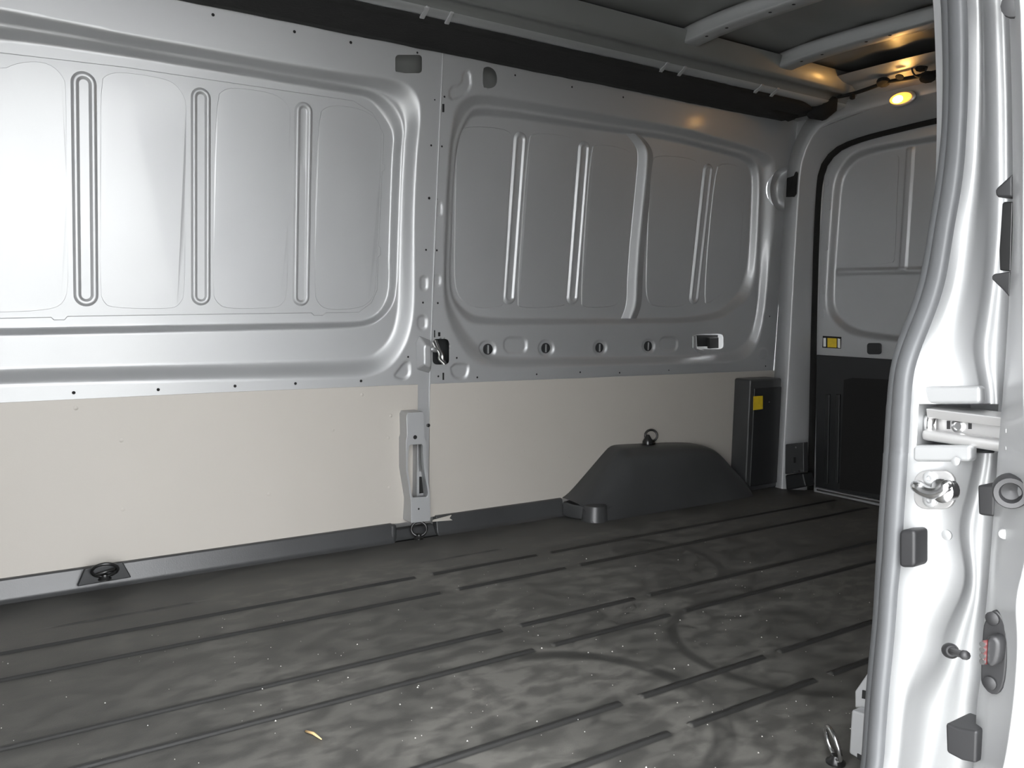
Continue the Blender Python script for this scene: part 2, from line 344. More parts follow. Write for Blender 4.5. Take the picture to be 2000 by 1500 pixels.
for px in ([(890, 262), (910, 245), (985, 250), (1003, 265), (1000, 300), (985, 590), (978, 600), (935, 604), (900, 590), (887, 560), (886, 500), (889, 350)],
  [(1030, 275), (1040, 258), (1110, 265), (1124, 280), (1122, 330), (1108, 590), (1098, 600), (1015, 603), (1008, 590)],
  [(1152, 290), (1165, 280), (1225, 290), (1240, 310), (1238, 350), (1222, 570), (1210, 590), (1195, 600), (1140, 602), (1132, 590)],
  [(1270, 315), (1282, 302), (1350, 308), (1368, 322), (1366, 350), (1348, 580), (1335, 600), (1275, 600), (1262, 585), (1260, 540)],
  [(1395, 330), (1410, 318), (1440, 322), (1453, 340), (1455, 370), (1446, 500), (1440, 545), (1385, 595), (1372, 590)]):
    plate('skin_patch', px, sk, .0034, 'silver', p2)
def bead(a, b, wd, parent, off=sk, h=.016):
    """stadium shaped pressed bead: raised rim around a sunk floor"""
    A = wxz([a], off)[0]; B = wxz([b], off)[0]; L_ = np.linalg.norm(B-A); t = (B-A)/L_; nrm = np.array([-t[1], t[0]])
    prof = [(1.05, -.001), (1.01, .0016), (.98, .0021), (.95, .0027), (.80, .0064), (.76, .0071), (.72, .0073), (.62, .0073), (.58, .0071), (.54, .0064), (.38, .0029), (.34, .0022), (.30, .0020), (.0, .0020)]
    R = wd/2; n = 14; rowsP = []
    for f_, hh in prof:
        r = R*f_; c = []
        for k in range(n+1): an = math.pi*k/n; c.append(A+t*R+r*(math.cos(an)*nrm-math.sin(an)*t))
        for k in range(n+1): an = math.pi*k/n; c.append(B-t*R+r*(-math.cos(an)*nrm+math.sin(an)*t))
        c = np.array(c); rowsP.append(np.stack([c[:, 0], yw(c[:, 1])+off-hh, c[:, 1]], 1))
    return loft('stiffening_bead', rowsP, 'silver', parent) if False else gridmesh('stiffening_bead', np.stack([np.vstack([r, r[:1]]) for r in rowsP], 0), 'silver', parent)
bead((163, 139), (168, 599), .060, p1); bead((392, 171), (392, 597), .053, p1); bead((593, 199), (587, 598), .053, p1)
bead((1017, 258), (993, 594), .052, p2); bead((1142, 276), (1117, 594), .052, p2); bead((1384, 320), (1354, 594), .052, p2)
# S-shaped upright between the two rear skin windows
pp = chaikin(np.array([wp(x, y, sk) for x, y in ((1236, 262), (1254, 282), (1262, 302), (1257, 360), (1247, 455), (1240, 540), (1239, 595), (1228, 622))]), 2, False)
loft('skin_upright', [pp+np.array([a, -b, 0]) for a, b in ((-.040, -.002), (-.036, .003), (-.012, .004), (-.006, .012), (0, .014), (.006, .012), (.012, .004), (.036, .003), (.040, -.002))], 'silver', p2)
# small punched holes
def disc_mesh(r):
    me = bpy.data.meshes.new('bolt_hole'); n = 12; V = [(0, .0002, 0)]+[(r*math.cos(a), -.0006, r*math.sin(a)) for a in np.arange(n)*2*math.pi/n]
    me.from_pydata(V, [], [[0, 1+(k+1) % n, 1+k] for k in range(n)]); me.materials.append(M['dark']); return me
dm = {r: disc_mesh(r) for r in (.0024, .0032, .0042)}
def hole(x, y, r=.0032, off=0, par=None):
    P = wp(x, y, off-.0012); o = bpy.data.objects.new('bolt_hole', dm[r]); COL.objects.link(o)
    o.parent = par or (p1 if P[0] < SEAM else p2); o.location = Vector(P); o.matrix_parent_inverse = Matrix.Identity(4) if True else None
    return o
bpy.context.view_layer.update()
_pi = {}
def hole_fix(o): o.matrix_parent_inverse = o.parent.matrix_world.inverted()
for x, y, r in [(144, 767, .0042), (309, 761, .0042), (459, 754, .0042), (577, 749, .0042), (705, 744, .0042), (416, 29, .0042), (575, 62, .0042), (685, 83, .0042), (815, 103, .0032),
   (838, 387, .0042), (853, 389, .0032), (832, 488, .0032), (853, 489, .0032), (826, 591, .0032), (855, 592, .0032), (797, 697, .0032), (892, 699, .0032), (856, 735, .0032), (932, 737, .0032),
   (1048, 731, .0032), (1133, 727, .0032), (1210, 728, .0032), (842, 284, .0032), (863, 286, .0032), (849, 195, .0024), (868, 189, .0032), (1006, 147, .0032), (1117, 170, .0032), (1217, 190, .0032),
   (1503, 618, .0032), (1495, 715, .0032), (1306, 723, .0024), (1395, 730, .0024)]:
    hole_fix(hole(x, y, r))
def slot(x, y, wd, h, par):
    P = [wp(x+sx*wd/2, y+sy*h/2, -.0012) for sx, sy in ((-1, -1), (1, -1), (1, 1), (-1, 1))]; B = np.array(P); B[:, 1] += .003
    prism3('slot', np.array(P), B, 'dark', par)
slot(849, 652, 2, 14, p2); slot(858, 653, 4, 8, p2); slot(866, 735, 3, 14, p2); slot(866, 211, 4, 16, p2)
# clips seen in the four round holes of the shelf
for x, y, r in ((953, 682, 10), (1066, 680, 9), (1171, 679, 8), (1266, 676, 8)):
    c = wp(x, y, d1+.0055-.0065); e = wp(x+r, y, d1-.001); rr = abs(e[0]-c[0])*.9
    cl = lathe('trim_clip', [(rr, .003), (rr, -.0005), (rr*.9, -.0008), (rr*.86, .002)], c, (0, 1, 0), 'trim', p2, 16)
    box('clip_blade', (c[0]-.0020, c[1]-.003, c[2]-rr*.8), (c[0]+.0020, c[1]+.001, c[2]+rr*.75), 'silver', cl)
# pressed hood and latch in the pocket beside the joint
hd = [wp(x, y, -.002) for x, y in ((811, 668), (818, 654), (842, 664), (842, 722), (838, 730), (812, 722))]
hf = [wp(x, y, -.030) for x, y in ((829, 680), (832, 674), (842, 676), (843, 714), (839, 718), (829, 712))]
o = prism3('pressed_hood', np.array(hf), np.array(hd), 'silver', p1); bevel(o, .006, 3)
box('pocket_back', tuple(wp(843, 714, .055)[i] for i in (0, 1, 2)), tuple((wp(880, 660, .055)+np.array([0, .01, 0]))), 'trim', p2)
lp = chaikin(np.array([wp(x, y, .018) for x, y in ((850, 664), (856, 680), (866, 692), (864, 702), (873, 712))]), 2, False)
loft('latch_spring', [lp+np.array(v) for v in ((-.012, .012, 0), (-.006, -.004, 0), (.004, -.006, 0), (.012, .012, 0))], 'chrome', p2)
tube('latch_stud', [wp(838, 681, -.008), wp(852, 684, -.008)], .008, 'silver', p2)
# grab pocket at the rear end of the shelf
G = wp(1384, 667, d1)
gw = (abs(wp(1413, 667, d1)[0]-G[0]), .02)
tagp = box('pocket_back', (G[0]-gw[0]*1.05, G[1]+.035, G[2]-.022), (G[0]+gw[0]*1.05, G[1]+.045, G[2]+.024), 'trim', p2)
prismY('pocket_block', [(1386, 660), (1404, 659), (1404, 680), (1387, 681)], G[1]+.02, .016, 'trim', p2, .002)
a = [wp(x, y, d1-.004) for x, y in ((1354, 656), (1361, 655), (1362, 680), (1376, 684), (1374, 692), (1364, 690), (1354, 680))]; b = np.array(a); b[:, 1] += .03
prism3('pocket_lip', np.array(a), b, 'silver', p2, .003)
# painted pillar strip between the lining boards and the load anchor bracket
box('pillar_strip', (wp(815, 790)[0], 1.7605, .05), (SEAM, 1.772, .475), 'silver', back)
br = tag(empty('pillar_bracket', tuple(on(812, 1020, 1, 1.74))), 'upright pressed steel bracket with a long window above the middle ring', 'bracket')
YF = 1.700
outer = [(794, 812), (797, 806), (826, 804), (829, 812), (829, 852), (833, 860), (834, 915), (840, 968), (841, 1018), (803, 1022), (803, 980), (793, 918), (793, 860), (795, 852)]
inner = [(799, 872), (802, 869), (824, 868), (826, 871), (826, 885), (827, 900), (828, 915), (836, 962), (834, 970), (806, 972), (804, 964), (797, 918), (797, 900), (798, 885)]
Ao = np.array([on(x, y, 1, YF) for x, y in outer]); Ai = np.array([on(x, y, 1, YF) for x, y in inner])
Ob = Ao.copy(); Ob[:, 1] = 1.762; Ob[[10, 11, 12, 13, 0, 1], 0] += .004; Ib = Ai.copy(); Ib[:, 1] += .012
k = len(outer); V = list(Ob)+list(Ao)+list(Ai)+list(Ib); f = []
for r_ in range(3): f += [[r_*k+i, r_*k+(i+1) % k, (r_+1)*k+(i+1) % k, (r_+1)*k+i] for i in range(k)]
bevel(pyd('bracket_body', V, f, 'silver', br), .003, 3)
prismY('bracket_back', [(796, 866), (830, 866), (840, 975), (800, 975)], 1.757, .004, 'silver', br)
prismY('anchor_tab', [(814, 925), (818, 921), (830, 921), (834, 968), (816, 970)], 1.745, .008, 'silver', br, .002)
prismY('anchor_slot', [(819, 931), (829, 931), (832, 962), (819, 964)], 1.7445, .002, 'dark', br)
prismY('bracket_web', [(815, 868), (817, 868), (817, 972), (814, 972)], 1.725, .03, 'silver', br)
for x, y, r in ((811, 854, .0065), (818, 994, .003)):
    c = on(x, y, 1, YF-.001); lathe('bolt_hole', [(r, .002), (r, 0)], c, (0, 1, 0), 'dark', br, 12)

# lining boards (lift out)
def board(name, px, label, th=.008, Y=1.7585):
    A = np.array([on(x, y, 1, Y) if isinstance(x, (int, float)) else None for x, y in px]); B = A.copy(); B[:, 1] += th
    o = prism3(name, A, B, 'ply'); return tag(o, label, 'panel')
lb = board('lining_board', [(-300, 797), (0, 787), (420, 767), (816, 751), (816, 1017), (600, 1046), (300, 1089), (0, 1131), (-300, 1172)], 'pale beige lining board on the wall left of the steel bracket', Y=1.7565)
rb = board('lining_board', [(840, 750), (1100, 740), (1300, 732), (1500, 724), (1560, 722), (1560, 960), (1100, 975), (838, 1010)], 'pale beige lining board behind the black wheel arch cover', Y=1.7585)
for x, y in ((237, 860), (148, 797), (707, 771), (763, 812), (758, 855), (525, 965), (240, 995), (760, 952), (650, 840)):
    c = on(x, y, 1, 1.7575); lathe('rivet_head', [(.0062, 0), (.0055, -.0012), (.003, -.0020), (.0006, -.0022)], c, (0, 1, 0), 'ply', lb, 12)
for x, y in ((1025, 880), (1112, 892), (1250, 800), (935, 780), (852, 820)):
    c = on(x, y, 1, 1.7595); lathe('rivet_head', [(.005, 0), (.0045, -.001), (.0005, -.0016)], c, (0, 1, 0), 'ply', rb, 12)
c = on(837, 831, 1, 1.755); lathe('fixing_screw', [(.0055, .004), (.0055, -.001), (.003, -.002)], c, (0, 1, 0), 'wire', back, 12)

# ---- rear frame, pillar and header ------------------------------------------
right = tag(empty('wall_right', (2.9, .9, 0)), 'silver rear body frame with corner pillar and header around the rear doors', 'wall', kind='structure')
Epx = [(1528, 962), (1531, 890), (1541, 720), (1550, 550), (1556, 440), (1562, 350), (1566, 318), (1575, 290), (1585, 270), (1600, 250), (1622, 236), (1650, 225), (1720, 207), (1830, 180)]
E3 = [on(x, y, 0, 2.86) for x, y in Epx]; E3 = np.array(E3); E3 = np.vstack([E3, [(2.86, .907, 1.498)]])
E3[0, 2] = -.01
Spx = [(1580, 958), (1583, 850), (1586, 700), (1590, 550), (1593, 450), (1597, 380), (1600, 345), (1606, 323), (1617, 305), (1635, 288), (1660, 276), (1690, 266), (1720, 258), (1826, 232)]
S3 = np.array([on(x, y, 0, 2.95) for x, y in Spx]); S3 = np.vstack([S3, [(2.95, .907, 1.432)]]); S3[0, 2] = -.01
def mirror(P): Q = np.array(P)[::-1][1:].copy(); Q[:, 1] = 1.814-Q[:, 1]; return np.vstack([P, Q])
def arc(P, n=90):
    P = chaikin(P, 2, False); d = np.r_[0, np.cumsum(np.linalg.norm(np.diff(P, axis=0), axis=1))]; t = np.linspace(0, d[-1], n)
    return np.stack([np.interp(t, d, P[:, i]) for i in range(3)], 1)
E3 = arc(mirror(E3)); S3 = arc(mirror(S3))
cen = np.array([2.86, .907, .75])
def grow(P, a, dx):
    Q = P.copy(); t = np.gradient(P, axis=0); n = np.stack([np.zeros(len(P)), t[:, 2], -t[:, 1]], 1); n /= np.linalg.norm(n, axis=1)[:, None]+1e-9
    sgn = np.sign(((P-cen)*n).sum(1))[:, None]; sgn[:] = np.median(sgn); Q += n*sgn*a; Q[:, 0] += dx; return Q
loft('rear_frame', [grow(E3, .11, .05), grow(E3, .075, .012), grow(E3, .03, -.002), grow(E3, .004, -.003), grow(E3, 0, 0), grow(E3, -.002, .004), S3+np.array([-.03, 0, 0])*1, S3+np.array([0, 0, 0])], 'silver', right)
# pillar front flange running from the side panel joint to the frame edge
jp = [(1561, 225), (1558, 250), (1554, 290), (1550, 318), (1540, 338), (1533, 360), (1530, 380), (1536, 415), (1533, 450), (1525, 550), (1519, 640), (1512, 735), (1505, 840), (1498, 960)]
js = np.array([wp(x, y, -.004) for x, y in jp]); js = arc(js, 40)
ed = np.array([np.interp(js[:, 2], E3[:45, 2], E3[:45, i]) for i in (0, 1)]).T
ed = np.stack([np.minimum(ed[:, 0], 2.866), ed[:, 1]+.004, js[:, 2]], 1)
mid = .5*(js+ed); mid[:, 1] -= .004
loft('pillar_flange', [js+np.array([0, .004, 0]), js+np.array([0, -.003, 0]), .92*js+.08*ed, mid, .1*js+.9*ed, ed], 'silver', right)
# dark opening and dished pocket high on the pillar
A = np.array([(1536, 350), (1543, 339), (1556, 336), (1558, 340), (1555, 380), (1551, 385), (1535, 385)])
zc = [wp(x, y, 0) for x, y in A]
Pm = []
for x, y in A:
    P = on(x, y, 1, 1.69)
    Pm.append(P)
def on_flange(x, y, o=-.004):
    best = None
    for t in np.linspace(1.60, 1.76, 60):
        P = on(x, y, 1, t); i = np.argmin(np.abs(js[:, 2]-P[2])); a, b = js[i], ed[i]
        s_ = np.clip((t-a[1])/(b[1]-a[1]-1e-9), 0, 1); xl = a[0]+s_*(b[0]-a[0]); e_ = abs(xl-P[0])
        if best is None or e_ < best[0]: best = (e_, P)
    return best[1]+np.array([-.010, -.010, 0])
a = np.array([on_flange(x, y) for x, y in A]); prism3('pillar_opening', a, a+np.array([.008, .008, 0]), 'dark', right)
a = on_flange(1543, 487); lathe('bolt_hole', [(.007, .004), (.007, 0)], a, (.7, .7, 0), 'dark', right, 12)
# seal round the rear doorway
tube('rear_door_seal', S3+np.array([.004, 0, 0]), .017, 'foam', right, 8)
# header rail between frame and roof
box('rear_header', (2.885, .06, 1.50), (2.97, 1.75, 1.66), 'bow', right)
loft('header_rail', [np.array([(xv, yv, zv-.03*((yv-.907)/.75)**4) for yv in np.linspace(.15, 1.68, 30)]) for xv, zv in ((2.70, 1.585), (2.74, 1.572), (2.80, 1.566), (2.83, 1.552), (2.86, 1.535), (2.89, 1.53))], 'bow', right)
# sill strip
prismX('door_sill', [(1590, 952), (1735, 982), (1735, 992), (1590, 960)], 2.93, .05, 'silver', right)
prismX('sill_edge', [(1595, 955), (1735, 983), (1735, 987), (1595, 958)], 2.925, .006, 'chrome', right)
# latch block low on the pillar
lk = prismX('latch_block', [(1534, 868), (1569, 864), (1570, 922), (1533, 926)], 2.83, .03, 'black', right, .003)
for x, y in ((1555, 874), (1550, 921), (1562, 920)): lathe('block_screw', [(.004, .002), (.004, -.002)], on(x, y, 0, 2.829), (1, 0, 0), 'chrome', lk, 10)
prismX('latch_slot', [(1550, 893), (1554, 893), (1554, 904), (1550, 904)], 2.829, .003, 'dark', lk)
prismX('pillar_foot', [(1533, 928), (1568, 924), (1574, 950), (1535, 958)], 2.84, .06, 'trim', right, .006)

# ---- rear doors
def rear_door(name, label, mir=False):
    D = tag(empty(name, (2.97, .93 if mir else 1.6, 0)), label, 'door', kind='structure')
    fl = lambda P: np.stack([P[:, 0], 1.814-P[:, 1] if mir else P[:, 1], P[:, 2]], 1)
    yz = lambda px, X: np.array([on(x, y, 0, X)[1:] for x, y in px])
    XD = 2.962
    O = chaikin(np.vstack([yz([(1627, 352), (1621, 425), (1617, 490), (1614, 550), (1611, 587), (1617, 617), (1640, 642), (1670, 657), (1750, 668)], XD), [(.96, .615), (.925, .66), (.925, 1.32), (.96, 1.375)], yz([(1825, 266), (1695, 285), (1662, 302), (1640, 325)], XD)]), 2)
    I = chaikin(np.vstack([yz([(1645, 362), (1640, 425), (1635, 490), (1631, 550), (1630, 595), (1640, 620), (1670, 642), (1700, 650), (1755, 655)], XD+.03), [(.98, .645), (.945, .68), (.945, 1.30), (.98, 1.355)], yz([(1825, 276), (1700, 300), (1670, 315), (1652, 340)], XD+.03)]), 2)
    U, V = np.meshgrid(np.linspace(.908, 1.66, 150), np.linspace(-.02, 1.48, 260))
    d = .03*band(O, I, U, V)
    # raised cross of ribs on the outer skin
    hr = on(1700, 530, 0, XD+.03)[2]; vr = on(1772, 400, 0, XD+.03)[1]
    ins = sst(sdf(I, U, V), .0, .015)
    d -= ins*.007*(1-sst(np.abs(V-hr), .006, .013)); d -= ins*.007*(1-sst(np.abs(U-vr), .010, .017))*sst(V, hr, hr+.01)
    P = np.stack([XD+d, 1.814-U if mir else U, V], -1)
    sh = gridmesh('door_shell', P, 'silver', D)
    def pl(nm, px, X, th, m, n=2, par=None, bev=0):
        A = fl(chaikin(np.array([on(x, y, 0, X) for x, y in px]), n) if n else np.array([on(x, y, 0, X) for x, y in px]))
        return prism3(nm, A, A+np.array([th, 0, 0]), m, par or D, bev)
    XS = XD+.03
    pl('skin_patch', [(1662, 345), (1672, 322), (1690, 308), (1752, 302), (1756, 310), (1752, 380), (1748, 505), (1742, 515), (1660, 517), (1657, 505), (1659, 420)], XS-.0025, .004, 'silver', 1)
    pl('skin_patch', [(1791, 320), (1796, 306), (1840, 302), (1868, 310), (1868, 500), (1850, 514), (1800, 512), (1788, 500)], XS-.0025, .004, 'silver', 1)
    pl('skin_patch', [(1656, 545), (1664, 541), (1868, 545), (1868, 600), (1840, 628), (1740, 640), (1690, 630), (1672, 622), (1656, 605), (1654, 590)], XS-.0025, .004, 'silver', 1)
    tr = pl('door_trim', [(1594, 693), (1740, 702), (1900, 712), (1890, 1010), (1735, 984), (1592, 955)], XD-.012, .014, 'trim', 0, None, .004)
    pl('trim_pocket', [(1648, 742), (1665, 738), (1880, 748), (1872, 985), (1730, 968), (1640, 955)], XD-.004-.012, .006, 'dark', 0, tr)
    for x0, x1 in ((1612, 1620), (1632, 1640)):
        pl('trim_ridge', [(x0, 770), (x1, 770), (x1-4, 945), (x0-4, 943)], XD-.020, .01, 'trim', 0, tr, .003)
    lab = pl('door_label', [(1607, 656), (1643, 658), (1642, 681), (1606, 679)], XD-.0012, .002, 'dark', 0)
    pl('label_end', [(1608, 660), (1613, 660), (1613, 677), (1608, 677)], XD-.002, .002, 'white', 0, lab)
    pl('label_end', [(1636, 661), (1641, 662), (1641, 680), (1636, 679)], XD-.002, .002, 'white', 0, lab)
    pl('label_face', [(1616, 660), (1634, 661), (1634, 679), (1616, 678)], XD-.002, .002, 'yellow', 0, lab)
    pl('door_catch', rrect(1706, 681, 26, 22, 5), XD-.010, .012, 'trim', 0, None, .002)
    for x, y, h in ((1613, 350, 26), (1617, 400, 20), (1612, 480, 18), (1606, 565, 18), (1605, 612, 16)):
        pl('edge_clip', rrect(x, y, 9, h, 3.5), XD-.003, .004, 'silver', 0, None, .001)
    # light return edge of the door leaf beside the seal
    zz_ = np.linspace(.0, 1.27, 30); ye = np.interp(zz_, [0, .55, 1.06, 1.27], [1.572, 1.590, 1.604, 1.600])
    loft('door_edge', [fl(np.stack([np.full(30, XD-a), ye-b, zz_], 1)) for a, b in ((-.004, 0), (.006, .001), (.009, .004), (.008, .008), (-.002, .010))], 'silver', D)
    return D
rear_door('door_1', 'silver rear door leaf with yellow label and black lower trim')
rear_door('door_2', 'second rear door leaf hidden behind the white door jamb', True)

# ---- ceiling
def zr(Y): return 1.618-.075*np.abs((np.asarray(Y)-.907)/.72)**4
ceil = tag(empty('ceiling', (1.3, .9, 1.6)), 'dark unlined sheet metal roof with pressed cross bows', 'ceiling', kind='structure')
U, V = np.meshgrid(np.linspace(-.36, 2.98, 60), np.linspace(.02, 1.80, 70)); RZ = zr(V)+.0025*np.sin(V*38)*(np.abs(V-.907) < .5)
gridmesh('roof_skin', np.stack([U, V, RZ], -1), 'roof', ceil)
def bow(xc, hw):
    yv = np.linspace(.30, 1.514, 60); e = np.abs(yv-.907)/.607; fl_ = sst(e, .86, 1.0)
    zb = zr(yv)-.040-.012*e**6
    wv = hw*(1+.35*fl_)
    sec = [(-1.5, .037), (-1.02, .034), (-1.0, .006), (-.92, .0), (-.3, -.001), (.3, -.001), (.92, 0), (1.0, .006), (1.02, .034), (1.5, .037)]
    o = loft('roof_bow', [np.stack([xc+a*wv, yv, zb+b], 1) for a, b in sec], 'bow', ceil)
    for yy in (1.30, 1.22, 1.06, .98):
        lathe('bow_hole', [(.005, .002), (.005, -.0004)], (xc-.3*hw, yy, float(zr(yy))-.041-.012*((yy-.907)/.607)**6), (0, 0, 1), 'dark', o, 10)
    for s_ in (-1, 1):
        a = np.array([(xc+s_*hw*1.0, 1.466, 1.492), (xc+s_*hw*1.5, 1.466, 1.492), (xc+s_*hw*1.4, 1.432, 1.512), (xc+s_*hw*1.0, 1.432, 1.512)])
        prism3('bow_foot', a, a+np.array([0, 0, .006]), 'silver', o, .002)
    return o
bow(.20, .030); bow(1.115, .030); bow(1.975, .032); bow(2.425, .034)
# cant rail above the black strip, both sides
xs_ = np.linspace(-.36, 2.86, 40)
for mir in (0, 1):
    fy = (lambda y: 1.814-y) if mir else (lambda y: y)
    loft('cant_rail', [np.stack([xs_, np.full(40, fy(y)), np.full(40, z)], 1) for y, z in ((1.70, 1.50), (1.60, 1.508), (1.475, 1.500), (1.456, 1.502), (1.440, 1.509), (1.436, 1.516))], 'bow', ceil)
    loft('rail_cove', [np.stack([xs_, np.full(40, fy(y)), np.full(40, z)], 1) for y, z in ((1.440, 1.514), (1.432, 1.530), (1.405, 1.536), (1.400, 1.533), (1.385, 1.536), (1.378, 1.546), (1.36, 1.60))], 'roof', ceil)
# black insulation strip along the top of the wall
def strip(y0, y1, name, label):
    n = 160; xs_ = np.linspace(-.35, 2.80, n); jit = lambda s: s*np.convolve(rng.normal(size=n+8), np.ones(5)/5, 'same')[4:4+n]
    fl_ = (1-sst(xs_, 2.62, 2.80))
    prof = [(y0, 1.500, .0), (y0-.004, 1.486, .002), (y0-.04, 1.4845, .002), ((y0+y1)/2, 1.487, .001), (y1+.03, 1.490, .002), (y1, 1.497, .004), (y1+.004, 1.507, .002), (y0-.02, 1.509, 0)]
    cv = []
    for y, z, j in prof:
        yy = y+jit(j); 
        if y == y1 or y == y1+.004: yy = yy+.05*(1-fl_)
        cv.append(np.stack([xs_, yy, z+jit(j*.6)], 1))
    return tag(loft(name, cv, 'foam', None, True, True), label, 'trim', kind='structure')
strip(1.692, 1.462, 'trim_1', 'black insulation strip along the top of the far wall')
strip(.122, .352, 'trim_2', 'black insulation strip above the sliding doorway')
# black padding in the rear top corner and along the header
def blob(name, pts, rad, par):
    tube(name, pts, rad, 'foam', par, 10)
blob('corner_padding', [on(1478, 190, 1, 1.60), on(1510, 202, 1, 1.60), on(1545, 214, 1, 1.61), on(1552, 222, 1, 1.62)], [.012, .040, .046, .014], ceil)
blob('corner_padding', [on(1580, 226, 0, 2.78), on(1600, 215, 0, 2.78), on(1620, 200, 0, 2.78), on(1632, 190, 0, 2.78)], [.012, .045, .042, .012], ceil)
pc = [on(x, y, 0, 2.79) for x, y in ((1550, 222), (1575, 208), (1620, 192), (1660, 185), (1700, 172), (1730, 160), (1790, 150), (1830, 140))]
tube('header_cable', chaikin(np.array(pc), 2, False), .007, 'foam', ceil, 8)
for (x, y, r) in ((1725, 160, .022), (1800, 130, .020), (1812, 150, .026), (1822, 118, .020), (1665, 188, .010)):
    P = on(x, y, 0, 2.785); lathe('cable_clip', [(r*.3, -.012), (r, -.008), (r, .006), (r*.4, .012)], P, (.3, .2, 1), 'foam', ceil, 9)
lp_ = [on(1795+14*math.cos(a), 132+18*math.sin(a), 0, 2.77) for a in np.linspace(0, 5.5, 24)]
tube('header_cable', lp_, .003, 'trim', ceil, 6)
c = on(1757, 150, 0, 2.765); lathe('header_hole', [(.014, .002), (.014, -.001)], c, (-.5, 0, -1), 'dark', ceil, 16)

# ---- near side (with the open sliding doorway) and bulkhead
front = tag(empty('wall_front', (1.0, 0, 0)), 'near body side with bright painted jamb of the open sliding doorway', 'wall', kind='structure')
box('inner_side', (1.20, .035, -.1), (2.99, .055, 1.52), 'silver', front)
box('side_lining', (1.20, .055, .05), (2.95, .063, .49), 'ply', front)
box('outer_side', (1.12, -.135, -.3), (2.99, -.125, 1.66), 'silver', front)
box('doorway_header', (-.36, -.135, 1.44), (2.99, .14, 1.68), 'silver', front)
box('doorway_sill', (-.36, -.13, -.30), (1.20, .035, -.012), 'black', front)
box('front_post', (-.60, -.14, -.3), (-.19, .06, 1.66), 'silver', front)
box('roof_outer', (-.6, -.13, 1.70), (3.0, 1.9, 1.71), 'silver', ceil)
left = tag(box('wall_left', (-.40, .0, -.1), (-.36, 1.85, 1.70), 'silver'), 'plain silver bulkhead closing the front of the load bay', 'wall', kind='structure')

# ================================================================== DOORWAY FOREGROUND
rowsy = np.unique(np.r_[np.linspace(-620, 0, 10), np.linspace(0, 1500, 101), np.linspace(1500, 1900, 8), 789, 884])
def cx(tab):
    t = np.array(tab, float)
    v = np.interp(rowsy, t[:, 0], t[:, 1])
    k = np.ones(5)/5; vp = np.r_[[v[0]]*2, v, [v[-1]]*2]
    return np.convolve(vp, k, 'valid')
ta = [(-600, 1800), (0, 1822), (100, 1826), (200, 1829), (300, 1828), (375, 1825), (450, 1813), (500, 1806), (550, 1795), (600, 1780), (650, 1758), (700, 1742), (750, 1735), (800, 1731), (900, 1725), (1000, 1717), (1100, 1711), (1200, 1706), (1300, 1696), (1400, 1688), (1500, 1682), (1900, 1655)]
tb = [(-600, 1816), (0, 1838), (150, 1842), (250, 1840), (300, 1835), (350, 1829), (385, 1824)]+[(y, x) for y, x in ta if y > 400]
tc_ = [(-600, 1870), (0, 1885), (100, 1887), (200, 1886), (325, 1879), (387, 1870), (437, 1860), (505, 1850), (562, 1840), (617, 1820), (667, 1800), (700, 1785), (737, 1777), (800, 1774), (850, 1771), (937, 1766), (1000, 1761), (1095, 1757), (1125, 1751), (1185, 1747), (1260, 1741), (1335, 1733), (1425, 1726), (1500, 1721), (1900, 1698)]
td = [(-600, 1900), (0, 1925), (200, 1929), (375, 1931), (450, 1929), (550, 1922), (612, 1912), (675, 1901), (705, 1902), (737, 1915), (782, 1917), (885, 1906), (917, 1900), (950, 1895), (1000, 1880), (1020, 1875), (1050, 1874), (1110, 1888), (1143, 1888), (1185, 1870), (1230, 1846), (1275, 1840), (1305, 1834), (1330, 1808), (1350, 1798), (1410, 1786), (1500, 1777), (1900, 1735)]
te = [(-600, 1940), (0, 1958), (200, 1965), (375, 1966), (450, 1963), (550, 1952), (650, 1940), (700, 1932), (730, 1942), (782, 1948), (885, 1936), (950, 1925), (1020, 1906), (1080, 1908), (1140, 1912), (1190, 1905), (1260, 1886), (1350, 1868), (1500, 1830), (1900, 1790)]
tf = [(-600, 1945), (0, 1968), (175, 1974), (325, 1976), (450, 1976), (550, 1971), (650, 1965), (700, 1962), (800, 1954), (887, 1947), (975, 1941), (1050, 1935), (1155, 1927), (1230, 1919), (1320, 1915), (1365, 1906), (1440, 1903), (1500, 1900), (1900, 1875)]
tg = [(-600, 1968), (0, 1992), (200, 1997), (300, 1998), (700, 1996), (900, 2001), (1000, 2003), (1080, 2003), (1110, 1999), (1170, 1981), (1254, 1987), (1350, 1981), (1425, 1972), (1500, 1960), (1900, 1925)]
cA, cB, cC, cD, cE, cF, cG = (cx(t) for t in (ta, tb, tc_, td, te, tf, tg))
def cur(xv, Y, dx=0): 
    P = np.array([on(x, y, 1, Y) for x, y in zip(xv, rowsy)]); P[:, 0] += dx; return P
# painted jamb
base = cur(cC+3, -.032)
def curX(xv, Xv): return np.array([on(x, y, 0, X_) for x, y, X_ in zip(xv, rowsy, np.broadcast_to(Xv, rowsy.shape))])
Xc = base[:, 0]; Xc = np.convolve(np.r_[[Xc[0]]*6, Xc, [Xc[-1]]*6], np.ones(13)/13, 'valid')
jc = [cur(np.where(rowsy < 385, cA, cB+6), .07, .03), cur(np.where(rowsy < 385, cA+1, cB+8), .045), cur(cB+8, .03, .004), cur(cC-6, -.024, .012), base,
      curX(cC+20, Xc+.004), curX(cC+27, Xc+.003), curX(.5*(cC+27)+.5*cD, Xc+.018), curX(cD-5, Xc+.034), curX(cD, Xc+.038), curX(.55*cD+.45*cE, Xc+.060), curX(cE-4, Xc+.062), curX(cE, Xc+.060), curX(.5*cE+.5*cF, Xc+.066), curX(cF+8, Xc+.072), curX(cF+12, Xc+.40)]
P = np.stack(jc, 1); keep = np.ones((len(rowsy)-1, len(jc)-1), bool)
